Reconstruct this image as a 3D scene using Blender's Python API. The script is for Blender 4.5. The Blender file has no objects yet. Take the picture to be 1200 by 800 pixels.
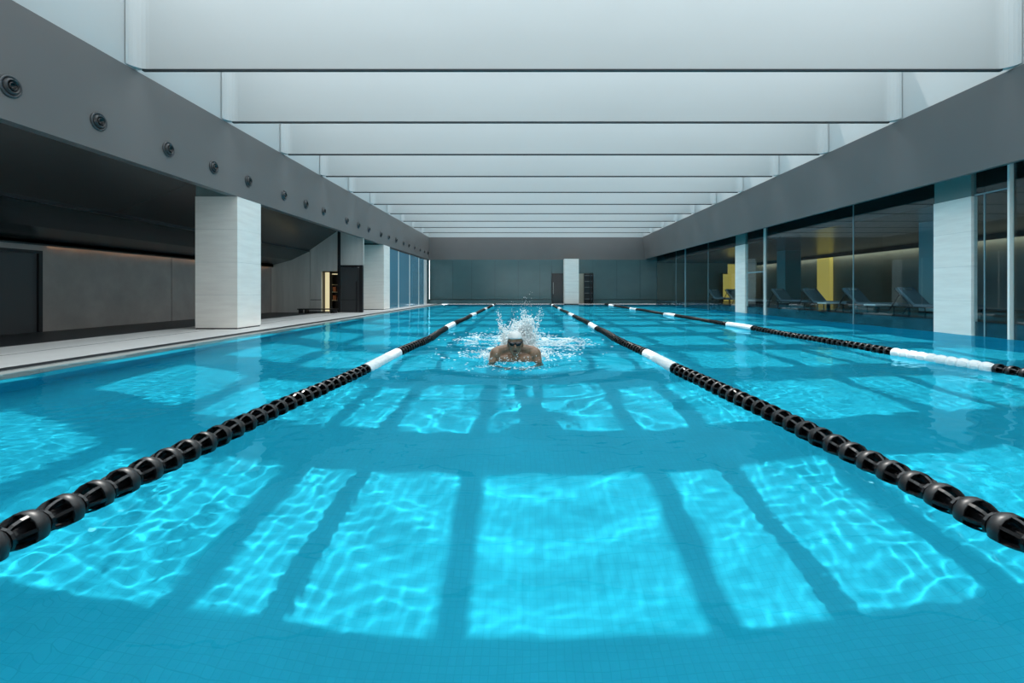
import bpy, bmesh, math, random
import numpy as np
from mathutils import Vector, Matrix

sc = bpy.context.scene
COL = sc.collection
random.seed(7)
rng = np.random.default_rng(11)

# ------------------------------------------------------------------ camera
cam_d = bpy.data.cameras.new('camera')
cam = bpy.data.objects.new('camera', cam_d)
COL.objects.link(cam)
cam.location = (0, 0, 0.9)
cam.rotation_euler = (math.radians(90), 0, 0)
cam_d.sensor_width = 36.0
cam_d.lens = 16.8
cam_d.shift_x = -14 / 1200
cam_d.shift_y = -59 / 1200
cam_d.clip_start = 0.02
cam_d.clip_end = 300
sc.camera = cam

# ------------------------------------------------------------------ sky, sun, exposure
w = bpy.data.worlds.new('sky')
sc.world = w
w.use_nodes = True
bg = w.node_tree.nodes['Background']
bg.inputs[0].default_value = (0.84, 0.95, 1.0, 1)
bg.inputs[1].default_value = 2.6

sun_d = bpy.data.lights.new('sun', 'SUN')
sun_d.energy = 3.9
sun_d.color = (1.0, 0.97, 0.92)
sun_d.angle = math.radians(0.53)
sun_d.cycles.is_caustics_light = True
sun = bpy.data.objects.new('sun', sun_d)
COL.objects.link(sun)
SUN_DIR = Vector((0.14, -0.435, -1.0)).normalized()
sun.rotation_euler = SUN_DIR.to_track_quat('-Z', 'Y').to_euler()
sun.location = (0, 12, 20)

vs = sc.view_settings
vs.view_transform = 'Standard'
vs.look = 'None'
vs.gamma = 1.0
vs.use_curve_mapping = False
vs.exposure = 0.22

# ------------------------------------------------------------------ helpers
def lin(r, g, b):
    f = lambda c: (c / 255 / 12.92) if c / 255 <= 0.04045 else ((c / 255 + 0.055) / 1.055) ** 2.4
    return (f(r), f(g), f(b), 1.0)

MATS = {}

def mat(name, color, rough=0.5, metal=0.0, spec=0.5, noise=None, bump=None, emit=None, coat=0.0):
    """noise=(scale_xyz, amount, detail) darkens/lightens the colour; bump=(scale_xyz, strength)."""
    m = bpy.data.materials.new(name)
    m.use_nodes = True
    nt = m.node_tree
    p = nt.nodes['Principled BSDF']
    p.inputs['Base Color'].default_value = color if len(color) == 4 else (*color, 1)
    p.inputs['Roughness'].default_value = rough
    p.inputs['Metallic'].default_value = metal
    p.inputs['Specular IOR Level'].default_value = spec
    p.inputs['Coat Weight'].default_value = coat
    if noise or bump:
        tc = nt.nodes.new('ShaderNodeNewGeometry')
    if noise:
        sx, amt, det = noise
        mp = nt.nodes.new('ShaderNodeMapping')
        mp.inputs['Scale'].default_value = sx
        nt.links.new(tc.outputs['Position'], mp.inputs['Vector'])
        n = nt.nodes.new('ShaderNodeTexNoise')
        n.inputs['Scale'].default_value = 1.0
        n.inputs['Detail'].default_value = det
        n.inputs['Roughness'].default_value = 0.6
        nt.links.new(mp.outputs['Vector'], n.inputs['Vector'])
        r = nt.nodes.new('ShaderNodeValToRGB')
        c = color[:3]
        r.color_ramp.elements[0].position = 0.3
        r.color_ramp.elements[1].position = 0.7
        r.color_ramp.elements[0].color = (*[max(0, x * (1 - amt)) for x in c], 1)
        r.color_ramp.elements[1].color = (*[min(1, x * (1 + amt)) for x in c], 1)
        nt.links.new(n.outputs['Fac'], r.inputs['Fac'])
        nt.links.new(r.outputs['Color'], p.inputs['Base Color'])
    if bump:
        sx, st = bump
        mp = nt.nodes.new('ShaderNodeMapping')
        mp.inputs['Scale'].default_value = sx
        nt.links.new(tc.outputs['Position'], mp.inputs['Vector'])
        n = nt.nodes.new('ShaderNodeTexNoise')
        n.inputs['Scale'].default_value = 1.0
        n.inputs['Detail'].default_value = 4
        nt.links.new(mp.outputs['Vector'], n.inputs['Vector'])
        b = nt.nodes.new('ShaderNodeBump')
        b.inputs['Strength'].default_value = st
        b.inputs['Distance'].default_value = 0.02
        nt.links.new(n.outputs['Fac'], b.inputs['Height'])
        nt.links.new(b.outputs['Normal'], p.inputs['Normal'])
    if emit:
        p.inputs['Emission Color'].default_value = (*emit[0][:3], 1)
        p.inputs['Emission Strength'].default_value = emit[1]
    MATS[name] = m
    return m

def glass_mat(name, tint, refl=1.0, rough=0.0, ior=1.5, body=None, body_fac=0.0):
    m = bpy.data.materials.new(name)
    m.use_nodes = True
    nt = m.node_tree
    nt.nodes.clear()
    out = nt.nodes.new('ShaderNodeOutputMaterial')
    tr = nt.nodes.new('ShaderNodeBsdfTransparent')
    tr.inputs[0].default_value = (*tint, 1)
    gl = nt.nodes.new('ShaderNodeBsdfGlossy')
    gl.inputs['Color'].default_value = (0.92, 0.97, 1.0, 1)
    gl.inputs['Roughness'].default_value = rough
    fr = nt.nodes.new('ShaderNodeFresnel')
    ge = nt.nodes.new('ShaderNodeNewGeometry')
    mi = nt.nodes.new('ShaderNodeMapRange')
    mi.inputs['To Min'].default_value = ior; mi.inputs['To Max'].default_value = 1 / ior
    nt.links.new(ge.outputs['Backfacing'], mi.inputs['Value'])
    nt.links.new(mi.outputs['Result'], fr.inputs['IOR'])
    mu = nt.nodes.new('ShaderNodeMath'); mu.operation = 'MULTIPLY'; mu.use_clamp = True
    mu.inputs[1].default_value = refl
    nt.links.new(fr.outputs[0], mu.inputs[0])
    mx = nt.nodes.new('ShaderNodeMixShader')
    base = tr.outputs[0]
    if body:
        df = nt.nodes.new('ShaderNodeBsdfDiffuse')
        df.inputs[0].default_value = (*body, 1)
        m2 = nt.nodes.new('ShaderNodeMixShader')
        m2.inputs[0].default_value = body_fac
        nt.links.new(tr.outputs[0], m2.inputs[1]); nt.links.new(df.outputs[0], m2.inputs[2])
        base = m2.outputs[0]
    nt.links.new(mu.outputs[0], mx.inputs[0])
    nt.links.new(base, mx.inputs[1])
    nt.links.new(gl.outputs[0], mx.inputs[2])
    nt.links.new(mx.outputs[0], out.inputs[0])
    MATS[name] = m
    return m

def link(o, parent=None):
    COL.objects.link(o)
    if parent is not None:
        o.parent = parent
    return o

def tag(o, label=None, cat=None, group=None, kind=None):
    if label: o['label'] = label
    if cat: o['category'] = cat
    if group: o['group'] = group
    if kind: o['kind'] = kind
    return o

def empty(name, loc=(0, 0, 0), rz=0.0, parent=None):
    o = bpy.data.objects.new(name, None)
    o.empty_display_size = 0.2
    o.location = loc
    o.rotation_euler = (0, 0, rz)
    return link(o, parent)

def mesh_obj(name, verts, faces, m, parent=None, smooth=False, loc=None):
    me = bpy.data.meshes.new(name)
    me.from_pydata([tuple(v) for v in verts], [], faces)
    me.update()
    if m: me.materials.append(m)
    if smooth:
        me.polygons.foreach_set('use_smooth', [True] * len(me.polygons))
    o = bpy.data.objects.new(name, me)
    if loc is not None: o.location = loc
    return link(o, parent)

def bm_obj(name, bm, m, parent=None, smooth=False, loc=None):
    me = bpy.data.meshes.new(name)
    bm.normal_update()
    bm.to_mesh(me); bm.free()
    if m: me.materials.append(m)
    if smooth:
        me.polygons.foreach_set('use_smooth', [True] * len(me.polygons))
    o = bpy.data.objects.new(name, me)
    if loc is not None: o.location = loc
    return link(o, parent)

def bm_box(bm, a, b):
    v = [bm.verts.new((x, y, z)) for x in (a[0], b[0]) for y in (a[1], b[1]) for z in (a[2], b[2])]
    for f in ((0, 1, 3, 2), (4, 6, 7, 5), (0, 4, 5, 1), (2, 3, 7, 6), (0, 2, 6, 4), (1, 5, 7, 3)):
        bm.faces.new([v[i] for i in f])

def box(name, a, b, m, parent=None, bevel=0.0):
    """a box between two world corners, origin at its base centre"""
    a = Vector([min(p, q) for p, q in zip(a, b)]); b2 = Vector([max(p, q) for p, q in zip(a, b)])
    b = Vector([max(p, q) for p, q in zip(b, b2)])
    c = Vector(((a.x + b.x) / 2, (a.y + b.y) / 2, a.z))
    bm = bmesh.new()
    bm_box(bm, a - c, b - c)
    if bevel:
        bmesh.ops.bevel(bm, geom=list(bm.edges), offset=bevel, segments=2, affect='EDGES', profile=0.5)
    o = bm_obj(name, bm, m, parent)
    o.location = c
    if parent is not None:
        o.location = c - world_loc(parent)
    return o

def world_loc(o):
    l = Vector(o.location)
    while o.parent:
        o = o.parent
        l = l + Vector(o.location)
    return l

def bm_tube(bm, pts, rad, seg=8, cap=True):
    pts = [Vector(p) for p in pts]
    rings = []
    for i, p in enumerate(pts):
        d = (pts[min(i + 1, len(pts) - 1)] - pts[max(i - 1, 0)]).normalized()
        up = Vector((0, 0, 1)) if abs(d.z) < 0.9 else Vector((1, 0, 0))
        s = d.cross(up).normalized(); u = s.cross(d)
        r = rad[i] if isinstance(rad, (list, tuple)) else rad
        rings.append([bm.verts.new(p + s * math.cos(2 * math.pi * k / seg) * r + u * math.sin(2 * math.pi * k / seg) * r) for k in range(seg)])
    for a, b in zip(rings, rings[1:]):
        for k in range(seg):
            bm.faces.new((a[k], a[(k + 1) % seg], b[(k + 1) % seg], b[k]))
    if cap:
        bm.faces.new(rings[0][::-1]); bm.faces.new(rings[-1])

def bm_lathe(bm, prof, seg=16, axis='Y'):
    """revolve (r, t) pairs about an axis"""
    rings = []
    for r, t in prof:
        ring = []
        for k in range(seg):
            a = 2 * math.pi * k / seg
            c, s = math.cos(a) * r, math.sin(a) * r
            ring.append(bm.verts.new({'Y': (c, t, s), 'Z': (c, s, t), 'X': (t, c, s)}[axis]))
        rings.append(ring)
    for a, b in zip(rings, rings[1:]):
        for k in range(seg):
            bm.faces.new((a[k], a[(k + 1) % seg], b[(k + 1) % seg], b[k]))
    return rings

# ------------------------------------------------------------------ materials
M_white = mat('white_baffle_panel', (0.52, 0.535, 0.535), 0.45, spec=0.3, noise=((0.15, 0.15, 0.6), 0.03, 2))
M_gap = mat('dark_gap_trim', (0.02, 0.03, 0.035), 0.6)
M_fascia = mat('grey_fascia_panel', (0.155, 0.145, 0.142), 0.42, spec=0.4, noise=((0.3, 0.25, 0.3), 0.07, 3))
M_stone = mat('pale_veined_stone', (0.96, 0.89, 0.83), 0.55, spec=0.3, noise=((1.2, 1.2, 11.0), 0.06, 5))
M_cap = mat('grey_green_column_head', (0.20, 0.26, 0.25), 0.6)
M_deck = mat('pale_deck_tile', (0.72, 0.70, 0.68), 0.55, noise=((1.0, 0.6, 1.0), 0.06, 4))
M_coping = mat('beige_coping_tile', (0.42, 0.42, 0.40), 0.5, noise=((2, 2, 2), 0.08, 3))
M_grate = mat('dark_overflow_grate', (0.03, 0.035, 0.04), 0.5)
M_darkfloor = mat('charcoal_floor_tile', (0.03, 0.032, 0.035), 0.45, noise=((1, 1, 1), 0.1, 3))
M_darkceil = mat('dark_bronze_soffit', (0.040, 0.035, 0.033), 0.26, spec=0.5)
M_soffit = mat('dark_matt_soffit', (0.02, 0.018, 0.016), 0.55, spec=0.2)
M_tealceil = mat('dark_teal_soffit', (0.018, 0.027, 0.03), 0.24, spec=0.5)
M_greystone = mat('grey_stone_panel', (0.33, 0.29, 0.27), 0.45, noise=((1.5, 1.2, 1.2), 0.16, 5))
M_greymetal = mat('brushed_grey_panel', (0.60, 0.58, 0.55), 0.3, metal=0.0, noise=((3.0, 3.0, 0.25), 0.15, 4))
M_black = mat('black_metal', (0.012, 0.012, 0.014), 0.35)
M_doorgrey = mat('charcoal_door', (0.05, 0.052, 0.055), 0.4)
M_backglass = mat('grey_teal_back_painted_glass', (0.07, 0.14, 0.15), 0.14, spec=0.6, noise=((0.35, 0.35, 0.5), 0.12, 3))
M_plinth = mat('dark_blue_plinth_tile', (0.03, 0.055, 0.07), 0.2, noise=((1.2, 1.6, 3), 0.5, 2))
M_mullion = mat('pale_metal_mullion', (0.95, 0.92, 0.86), 0.35, spec=0.6)
M_seam = mat('thin_glass_seam', (0.25, 0.38, 0.42), 0.3)
M_warmwall = mat('warm_grey_wall', (0.25, 0.25, 0.21), 0.6, noise=((0.6, 0.6, 0.8), 0.1, 3))
M_loungefloor = mat('dark_lounge_floor', (0.06, 0.07, 0.08), 0.25)
M_gold = mat('lit_golden_panel', (0.5, 0.4, 0.1), 0.5, emit=((0.95, 0.70, 0.16), 0.34))
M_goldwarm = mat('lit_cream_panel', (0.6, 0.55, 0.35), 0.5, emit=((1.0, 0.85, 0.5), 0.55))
M_amber = mat('amber_box', (0.35, 0.10, 0.03), 0.5)
M_led = mat('warm_led_strip', (0.9, 0.7, 0.5), 0.5, emit=((1.0, 0.55, 0.25), 32.0))
M_nearwall = mat('pale_end_wall', (0.9, 0.88, 0.85), 0.6)
M_lounge_fill = mat('added_lounge_fill_glow', (0.9, 0.9, 0.85), 0.5, emit=((1.0, 0.93, 0.75), 5.0))  # glow of the unseen strip added to brighten the lounge
M_nozzle = mat('dark_nozzle_metal', (0.02, 0.022, 0.025), 0.3, spec=0.6)
M_nozzle_ring = mat('grey_nozzle_flange', (0.045, 0.05, 0.055), 0.3, spec=0.6)
M_blackfloat = mat('black_float_plastic', (0.006, 0.006, 0.007), 0.22, spec=0.5)
M_blackband = mat('worn_black_float_band', (0.008, 0.008, 0.009), 0.42, noise=((30, 30, 30), 0.4, 4))
M_whitefloat = mat('white_float_plastic', (0.82, 0.84, 0.84), 0.4)
M_cable = mat('steel_cable', (0.3, 0.3, 0.3), 0.4, metal=0.8)
M_glass = glass_mat('tinted_clear_glass', (0.84, 0.93, 0.95), 0.8)
M_blueglass = glass_mat('blue_tinted_glass', (0.35, 0.55, 0.66), 1.2, body=(0.12, 0.32, 0.44), body_fac=0.75)

M_roomblue = mat('blue_grey_room_wall', (0.12, 0.22, 0.28), 0.5)
M_whitepaint = mat('white_painted_metal', (0.75, 0.78, 0.78), 0.4)
M_stonejoint = mat('stone_joint_shadow_gap', (0.32, 0.33, 0.32), 0.8)
M_tealcol = mat('teal_grey_lounge_column', (0.22, 0.36, 0.38), 0.4)
M_doordark = mat('dark_glass_door', (0.02, 0.025, 0.03), 0.15)
M_shelfwood = mat('warm_shelf_board', (0.45, 0.38, 0.25), 0.5)
M_shelfgrey = mat('grey_shelf_board', (0.25, 0.27, 0.27), 0.5)
M_cream = mat('cream_panel', (0.5, 0.45, 0.36), 0.6)
M_cushion = mat('blue_grey_cushion_fabric', (0.16, 0.22, 0.26), 0.8)
M_headrest = mat('pale_headrest_fabric', (0.45, 0.5, 0.52), 0.8)
M_skin = mat('wet_tanned_skin', (0.25, 0.145, 0.09), 0.35, spec=0.5, noise=((22, 22, 9), 0.3, 3))
M_capwhite = mat('white_silicone_cap', (0.72, 0.73, 0.72), 0.35)
M_lens = mat('dark_goggle_lens', (0.01, 0.011, 0.014), 0.08, spec=0.6)
M_mouth = mat('dark_open_mouth', (0.03, 0.008, 0.008), 0.5)
M_splash = mat('white_water_spray', (0.86, 0.93, 0.95), 0.15, spec=0.5)
M_foam = mat('white_water_foam', (0.72, 0.86, 0.90), 0.5)

def tile_mat():
    m = bpy.data.materials.new('turquoise_mosaic_tile')
    m.use_nodes = True
    nt = m.node_tree
    p = nt.nodes['Principled BSDF']
    p.inputs['Roughness'].default_value = 0.6
    p.inputs['Specular IOR Level'].default_value = 0.0
    g = nt.nodes.new('ShaderNodeNewGeometry')
    br = nt.nodes.new('ShaderNodeTexBrick')
    br.offset = 0.0
    br.inputs['Scale'].default_value = 1.0
    br.inputs['Brick Width'].default_value = 0.05
    br.inputs['Row Height'].default_value = 0.05
    br.inputs['Mortar Size'].default_value = 0.0022
    br.inputs['Mortar Smooth'].default_value = 0.3
    br.inputs['Color1'].default_value = (*TILE_A, 1)
    br.inputs['Color2'].default_value = (*TILE_B, 1)
    br.inputs['Mortar'].default_value = (*TILE_M, 1)
    nt.links.new(g.outputs['Position'], br.inputs['Vector'])
    n = nt.nodes.new('ShaderNodeTexNoise')
    n.inputs['Scale'].default_value = 1.3
    n.inputs['Detail'].default_value = 3
    nt.links.new(g.outputs['Position'], n.inputs['Vector'])
    mr = nt.nodes.new('ShaderNodeMapRange')
    mr.inputs['From Min'].default_value = 0.3; mr.inputs['From Max'].default_value = 0.7
    mr.inputs['To Min'].default_value = 0.94; mr.inputs['To Max'].default_value = 1.06
    nt.links.new(n.outputs['Fac'], mr.inputs['Value'])
    mx = nt.nodes.new('ShaderNodeVectorMath'); mx.operation = 'SCALE'
    nt.links.new(br.outputs['Color'], mx.inputs[0])
    nt.links.new(mr.outputs['Result'], mx.inputs['Scale'])
    nt.links.new(mx.outputs['Vector'], p.inputs['Base Color'])
    return m

TILE_A = (0.024, 0.435, 0.580)
TILE_B = (0.026, 0.455, 0.605)
TILE_M = (0.020, 0.395, 0.53)
M_tile = tile_mat()

def water_mat():
    m = bpy.data.materials.new('clear_pool_water')
    m.use_nodes = True
    nt = m.node_tree
    nt.nodes.clear()
    out = nt.nodes.new('ShaderNodeOutputMaterial')
    rf = nt.nodes.new('ShaderNodeBsdfRefraction')
    rf.inputs['Color'].default_value = (0.85, 0.98, 1.0, 1)
    rf.inputs['Roughness'].default_value = 0.0
    rf.inputs['IOR'].default_value = 1.33
    gl = nt.nodes.new('ShaderNodeBsdfGlossy')
    gl.inputs['Color'].default_value = (0.26, 0.76, 0.95, 1)
    gl.inputs['Roughness'].default_value = 0.0
    fr = nt.nodes.new('ShaderNodeFresnel'); fr.inputs['IOR'].default_value = 1.33
    mu = nt.nodes.new('ShaderNodeMath'); mu.operation = 'MULTIPLY'
    mu.inputs[1].default_value = 0.7
    nt.links.new(fr.outputs[0], mu.inputs[0])
    mx = nt.nodes.new('ShaderNodeMixShader')
    nt.links.new(mu.outputs[0], mx.inputs[0])
    nt.links.new(rf.outputs[0], mx.inputs[1])
    nt.links.new(gl.outputs[0], mx.inputs[2])
    nt.links.new(mx.outputs[0], out.inputs[0])
    return m
M_water = water_mat()

# ------------------------------------------------------------------ main dimensions (metres)
XL, XR = -6.53, 8.16          # inner faces of the two fascias
PL, PR = -5.62, 9.06          # pool edges
PY0, PY1 = 0.5, 31.2          # pool ends
DEPTH = 2.2
ZF0, ZF1 = 3.06, 4.61         # fascia bottom / top
ZR = 6.65                      # top of the skylight well
YB0, YB = 8.05, 2.49          # first baffle in view, spacing
YEND = 32.95
YNEAR = -12.0

# ------------------------------------------------------------------ pool basin
basin = tag(empty('pool_basin', (1.7, 15.8, -DEPTH)), kind='structure')
o = box('floor_slab', (PL - 0.3, PY0 - 0.3, -DEPTH - 0.2), (PR + 0.3, PY1 + 0.3, -DEPTH), M_tile, basin)
o.cycles.is_caustics_receiver = True
for nm, a, b in (('side_wall', (PL - 0.3, PY0, -DEPTH), (PL, PY1, -0.06)),
                 ('side_wall', (PR, PY0, -DEPTH), (PR + 0.3, PY1, -0.02)),
                 ('end_wall', (PL - 0.3, PY0 - 0.3, -DEPTH), (PR + 0.3, PY0, -0.02)),
                 ('end_wall', (PL - 0.3, PY1, -DEPTH), (PR + 0.3, PY1 + 0.3, -0.02))):
    o = box(nm, a, b, M_tile, basin)
    o.cycles.is_caustics_receiver = True

o = mesh_obj('sloped_bank', [(x, y, z) for y in (PY0, PY1) for x, z in ((PL, -1.2), (PL, -DEPTH), (-3.6, -DEPTH + 0.002), (-4.6, -1.62))],
             [(0, 1, 2, 3), (7, 6, 5, 4), (0, 3, 7, 4), (3, 2, 6, 7), (0, 4, 5, 1), (1, 5, 6, 2)], M_tile, basin, loc=tuple(-Vector(basin.location)))
o.cycles.is_caustics_receiver = True
o = box('edge_shelf', (PL, PY0, -0.35), (-5.2, PY1, -0.13), M_tile, basin, 0.02)
o.cycles.is_caustics_receiver = True
# ------------------------------------------------------------------ water surface: a real rippled sheet
SWX, SWY = -0.11, 6.1
def wave_height(X, Y):
    H = np.zeros_like(X)
    r = np.random.default_rng(5)
    # fine ripples, stronger beside the ropes, calm in the middle of the lane
    rough = 0.22 + 0.8 * np.exp(-((X + 2.9) / 1.5) ** 2) + 0.7 * np.exp(-((X - 2.7) / 1.1) ** 2) + 0.4 * (np.abs(X) > 4.2)
    rough = np.minimum(rough, 1.0)
    for i in range(34):
        lam = r.uniform(0.062, 0.165)
        k = 2 * np.pi / lam
        a = r.uniform(0, 2 * np.pi)
        A = 0.30 / k ** 2 * r.uniform(0.6, 1.2)
        H += rough * A * np.sin(k * (X * np.cos(a) + Y * np.sin(a)) + r.uniform(0, 6.28))
    # gentle swell everywhere
    for i in range(12):
        lam = r.uniform(0.5, 1.8)
        k = 2 * np.pi / lam
        a = r.uniform(0, 2 * np.pi)
        A = 0.045 / k ** 2 * r.uniform(0.6, 1.2)
        H += A * np.sin(k * (X * np.cos(a) + Y * np.sin(a)) + r.uniform(0, 6.28))
    # the swimmer's wake
    d = np.hypot(X - SWX, Y - SWY)
    H += 0.010 * np.exp(-d / 1.6) * np.sin(2 * np.pi * d / 0.55)
    H += 0.004 * np.exp(-((Y - 7.4) / 2.0) ** 2 - ((X - SWX) / 2.2) ** 2) * np.sin(9 * X + 3 * np.sin(4 * Y)) * np.cos(11 * Y + 2 * np.sin(5 * X))
    return H

def build_water():
    xs = np.arange(PL - 0.28, PR + 0.001, 0.017)
    ys = [PY0]
    while ys[-1] < PY1:
        ys.append(ys[-1] + min(0.017 + max(0, ys[-1] - 6) * 0.006, 0.10))
    ys = np.array(ys); ys[-1] = PY1
    X, Y = np.meshgrid(xs, ys)
    Z = wave_height(X, Y)
    nx, ny = len(xs), len(ys)
    me = bpy.data.meshes.new('pool_water')
    me.vertices.add(nx * ny)
    me.vertices.foreach_set('co', np.stack([X, Y, Z], -1).astype(np.float32).ravel())
    i = np.arange(nx * ny).reshape(ny, nx)
    q = np.stack([i[:-1, :-1], i[:-1, 1:], i[1:, 1:], i[1:, :-1]], -1).reshape(-1, 4)
    nf = len(q)
    me.loops.add(nf * 4); me.polygons.add(nf)
    me.loops.foreach_set('vertex_index', q.astype(np.int32).ravel())
    me.polygons.foreach_set('loop_start', np.arange(0, nf * 4, 4, dtype=np.int32))
    me.update(calc_edges=True)
    me.polygons.foreach_set('use_smooth', np.ones(nf, dtype=bool))
    me.materials.append(M_water)
    o = bpy.data.objects.new('pool_water', me)
    link(o)
    o.cycles.is_caustics_caster = True
    tag(o, 'clear rippling turquoise water filling the pool', 'water', kind='stuff')
    return o
build_water()
#@@STRUCTURE
# ------------------------------------------------------------------ floor around the pool
floor = tag(empty('floor', (-7, 12, 0)), kind='structure')
ZD = 0.03
box('deck_strip', (-8.12, YNEAR, -0.15), (-7.12, YEND, ZD), M_deck, floor, 0.004)
box('deck_strip', (-7.05, YNEAR, -0.15), (-5.96, YEND, ZD), M_deck, floor, 0.004)
box('joint_filler', (-7.12, YNEAR, -0.15), (-7.05, YEND, ZD - 0.004), M_grate, floor)
box('overflow_grate', (-5.945, YNEAR, -0.15), (-5.70, YEND, ZD - 0.008), M_grate, floor)
for k in range(3):
    box('grate_bar', (-5.93 + k * 0.07, YNEAR, ZD - 0.012), (-5.90 + k * 0.07, YEND, ZD - 0.004), M_grate, floor)
# sloping coping that runs down into the water
mesh_obj('coping', [(-5.715, YNEAR, ZD - 0.005), (-5.715, YEND, ZD - 0.005), (-5.42, YEND, -0.09), (-5.42, YNEAR, -0.09),
                    (-5.715, YNEAR, -0.4), (-5.715, YEND, -0.4), (-5.42, YEND, -0.20), (-5.42, YNEAR, -0.20)],
         [(0, 3, 2, 1), (4, 5, 6, 7), (3, 7, 6, 2), (0, 1, 5, 4), (0, 4, 7, 3), (1, 2, 6, 5)], M_coping, floor, loc=(7, -12, 0))
box('dark_tile_field', (-10.5, YNEAR, -0.15), (-8.125, YEND, ZD - 0.002), M_darkfloor, floor)
box('near_deck', (-5.6, YNEAR, -0.15), (PR + 0.2, PY0 - 0.02, ZD), M_deck, floor)
box('far_deck', (-5.2, PY1, -0.02), (PR + 0.2, YEND, ZD - 0.02), M_plinth, floor)

# ------------------------------------------------------------------ skylight ceiling
ceil = tag(empty('ceiling', (0.8, 14, ZF1)), kind='structure')
def baffle(y):
    # white translucent-looking deep beam with softly rounded ends meeting the side walls
    t = 0.05
    prof = []
    n = 6
    r = 0.22
    xl, xr = XL, XR
    front = [(xl, y - r)]
    for k in range(n + 1):
        a = math.pi / 2 * k / n
        front.append((xl + r - r * math.cos(a), y - r + r * math.sin(a)))
    for k in range(n + 1):
        a = math.pi / 2 * (1 - k / n)
        front.append((xr - r + r * math.cos(a), y - r + r * math.sin(a)))
    front.append((xr, y - r))
    back = [(xr, y + t), (xl, y + t)]
    pts = front + back
    v = [(px, py, ZF1 + 0.03) for px, py in pts] + [(px, py, ZR) for px, py in pts]
    m = len(pts)
    f = [(i, (i + 1) % m, m + (i + 1) % m, m + i) for i in range(m)]
    bmx = bmesh.new()
    vv = [bmx.verts.new(p) for p in v]
    for q in f: bmx.faces.new([vv[i] for i in q])
    bmx.faces.new([vv[i] for i in range(m)][::-1]); bmx.faces.new([vv[m + i] for i in range(m)])
    bmesh.ops.recalc_face_normals(bmx, faces=bmx.faces)
    b = bm_obj('baffle', bmx, M_white, ceil, loc=tuple(-Vector(ceil.location)))
    tr = box('gap_trim', (xl + 0.1, y - 0.006, ZF1), (xr - 0.1, y + t, ZF1 + 0.03), M_gap)
    tr.parent = b; tr.location = Vector(tr.location) - world_loc(b)
for n in range(-8, 10):
    baffle(YB0 + YB * n)
# glazing bars on top of the well
for k in range(-4, 6):
    x = 0.056 + 1.693 * k
    if XL + 0.1 < x < XR - 0.1:
        box('glazing_bar', (x - 0.10, YNEAR, ZR + 0.02), (x + 0.10, YEND, ZR + 0.14), M_white, ceil)
# well side walls
box('well_side', (XL - 0.15, YNEAR, ZF1), (XL - 0.02, YEND, ZR + 0.2), M_white, ceil)
box('well_side', (XR + 0.02, YNEAR, ZF1), (XR + 0.15, YEND, ZR + 0.2), M_white, ceil)
box('well_end', (XL - 0.15, YEND, ZF1), (XR + 0.15, YEND + 0.12, ZR + 0.2), M_white, ceil)
box('well_end', (XL - 0.15, YNEAR - 0.12, ZF1), (XR + 0.15, YNEAR, ZR + 0.2), M_white, ceil)

# ------------------------------------------------------------------ fascias / walls
wl = tag(empty('wall_left', (XL, 14, 0)), kind='structure')
box('fascia', (XL - 0.18, YNEAR, ZF0), (XL, YEND, ZF1), M_fascia, wl)
# stepped dark soffit over the side aisle
def sheet(name, pts, y0, y1, m, parent, thick=0.06):
    v = [(x, y0, z) for x, z in pts] + [(x, y1, z) for x, z in pts] + [(x, y0, z + thick) for x, z in pts] + [(x, y1, z + thick) for x, z in pts]
    n = len(pts); f = []
    for i in range(n - 1):
        f.append((i, i + 1, n + i + 1, n + i)); f.append((2 * n + i, 3 * n + i, 3 * n + i + 1, 2 * n + i + 1))
    f.append((0, n, 3 * n, 2 * n)); f.append((n - 1, 3 * n - 1, 4 * n - 1, 2 * n - 1))
    for s in (0, n):
        f.append(tuple(range(s, s + n)) + tuple(range(2 * n + s + n - 1, 2 * n + s - 1, -1)))
    return mesh_obj(name, v, f, m, parent, loc=tuple(-world_loc(parent)))
sheet('upper_soffit', [(XL - 0.18, 3.42), (-7.6, 3.36), (-8.75, 2.56)], YNEAR, 19.5, M_darkceil, wl)
sheet('lower_soffit', [(-8.8, 2.50), (-9.5, 2.16), (-10.3, 1.95)], YNEAR, 19.5, M_tealceil, wl)
box('soffit_gap', (-8.82, YNEAR, 2.50), (-8.74, 19.5, 2.62), M_black, wl)
ys = [YNEAR, 8.35, 14.0, 19.5]
for y0, y1 in ((10.22, 13.96), (13.98, 16.8), (16.81, 19.5)):
    box('stone_panel', (-10.42, y0, ZD), (-10.3, y1, 1.88), M_greystone, wl)
box('stone_panel', (-10.42, YNEAR, ZD), (-10.3, 7.0, 1.88), M_greystone, wl)
box('stone_panel', (-10.42, 7.0, 1.76), (-10.3, 10.22, 1.88), M_greystone, wl)
box('cove_line', (-10.42, YNEAR, 1.90), (-10.22, 19.5, 1.955), M_black, wl)
box('cove_lip', (-10.235, YNEAR, 1.865), (-10.22, 19.5, 1.955), M_black, wl)
box('led_strip', (-10.246, 10.3, 1.900), (-10.236, 19.4, 1.925), M_led, wl)

d1 = tag(empty('door_1', (-10.36, 8.6, ZD)), kind='structure')
box('leaf', (-10.42, 7.1, ZD), (-10.34, 10.14, 1.70), M_doorgrey, d1)
box('jamb', (-10.42, 10.14, ZD), (-10.29, 10.22, 1.76), M_black, d1)
box('jamb', (-10.42, 7.0, ZD), (-10.29, 7.1, 1.76), M_black, d1)
box('head', (-10.42, 7.1, 1.70), (-10.29, 10.14, 1.76), M_black, d1)

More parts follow.
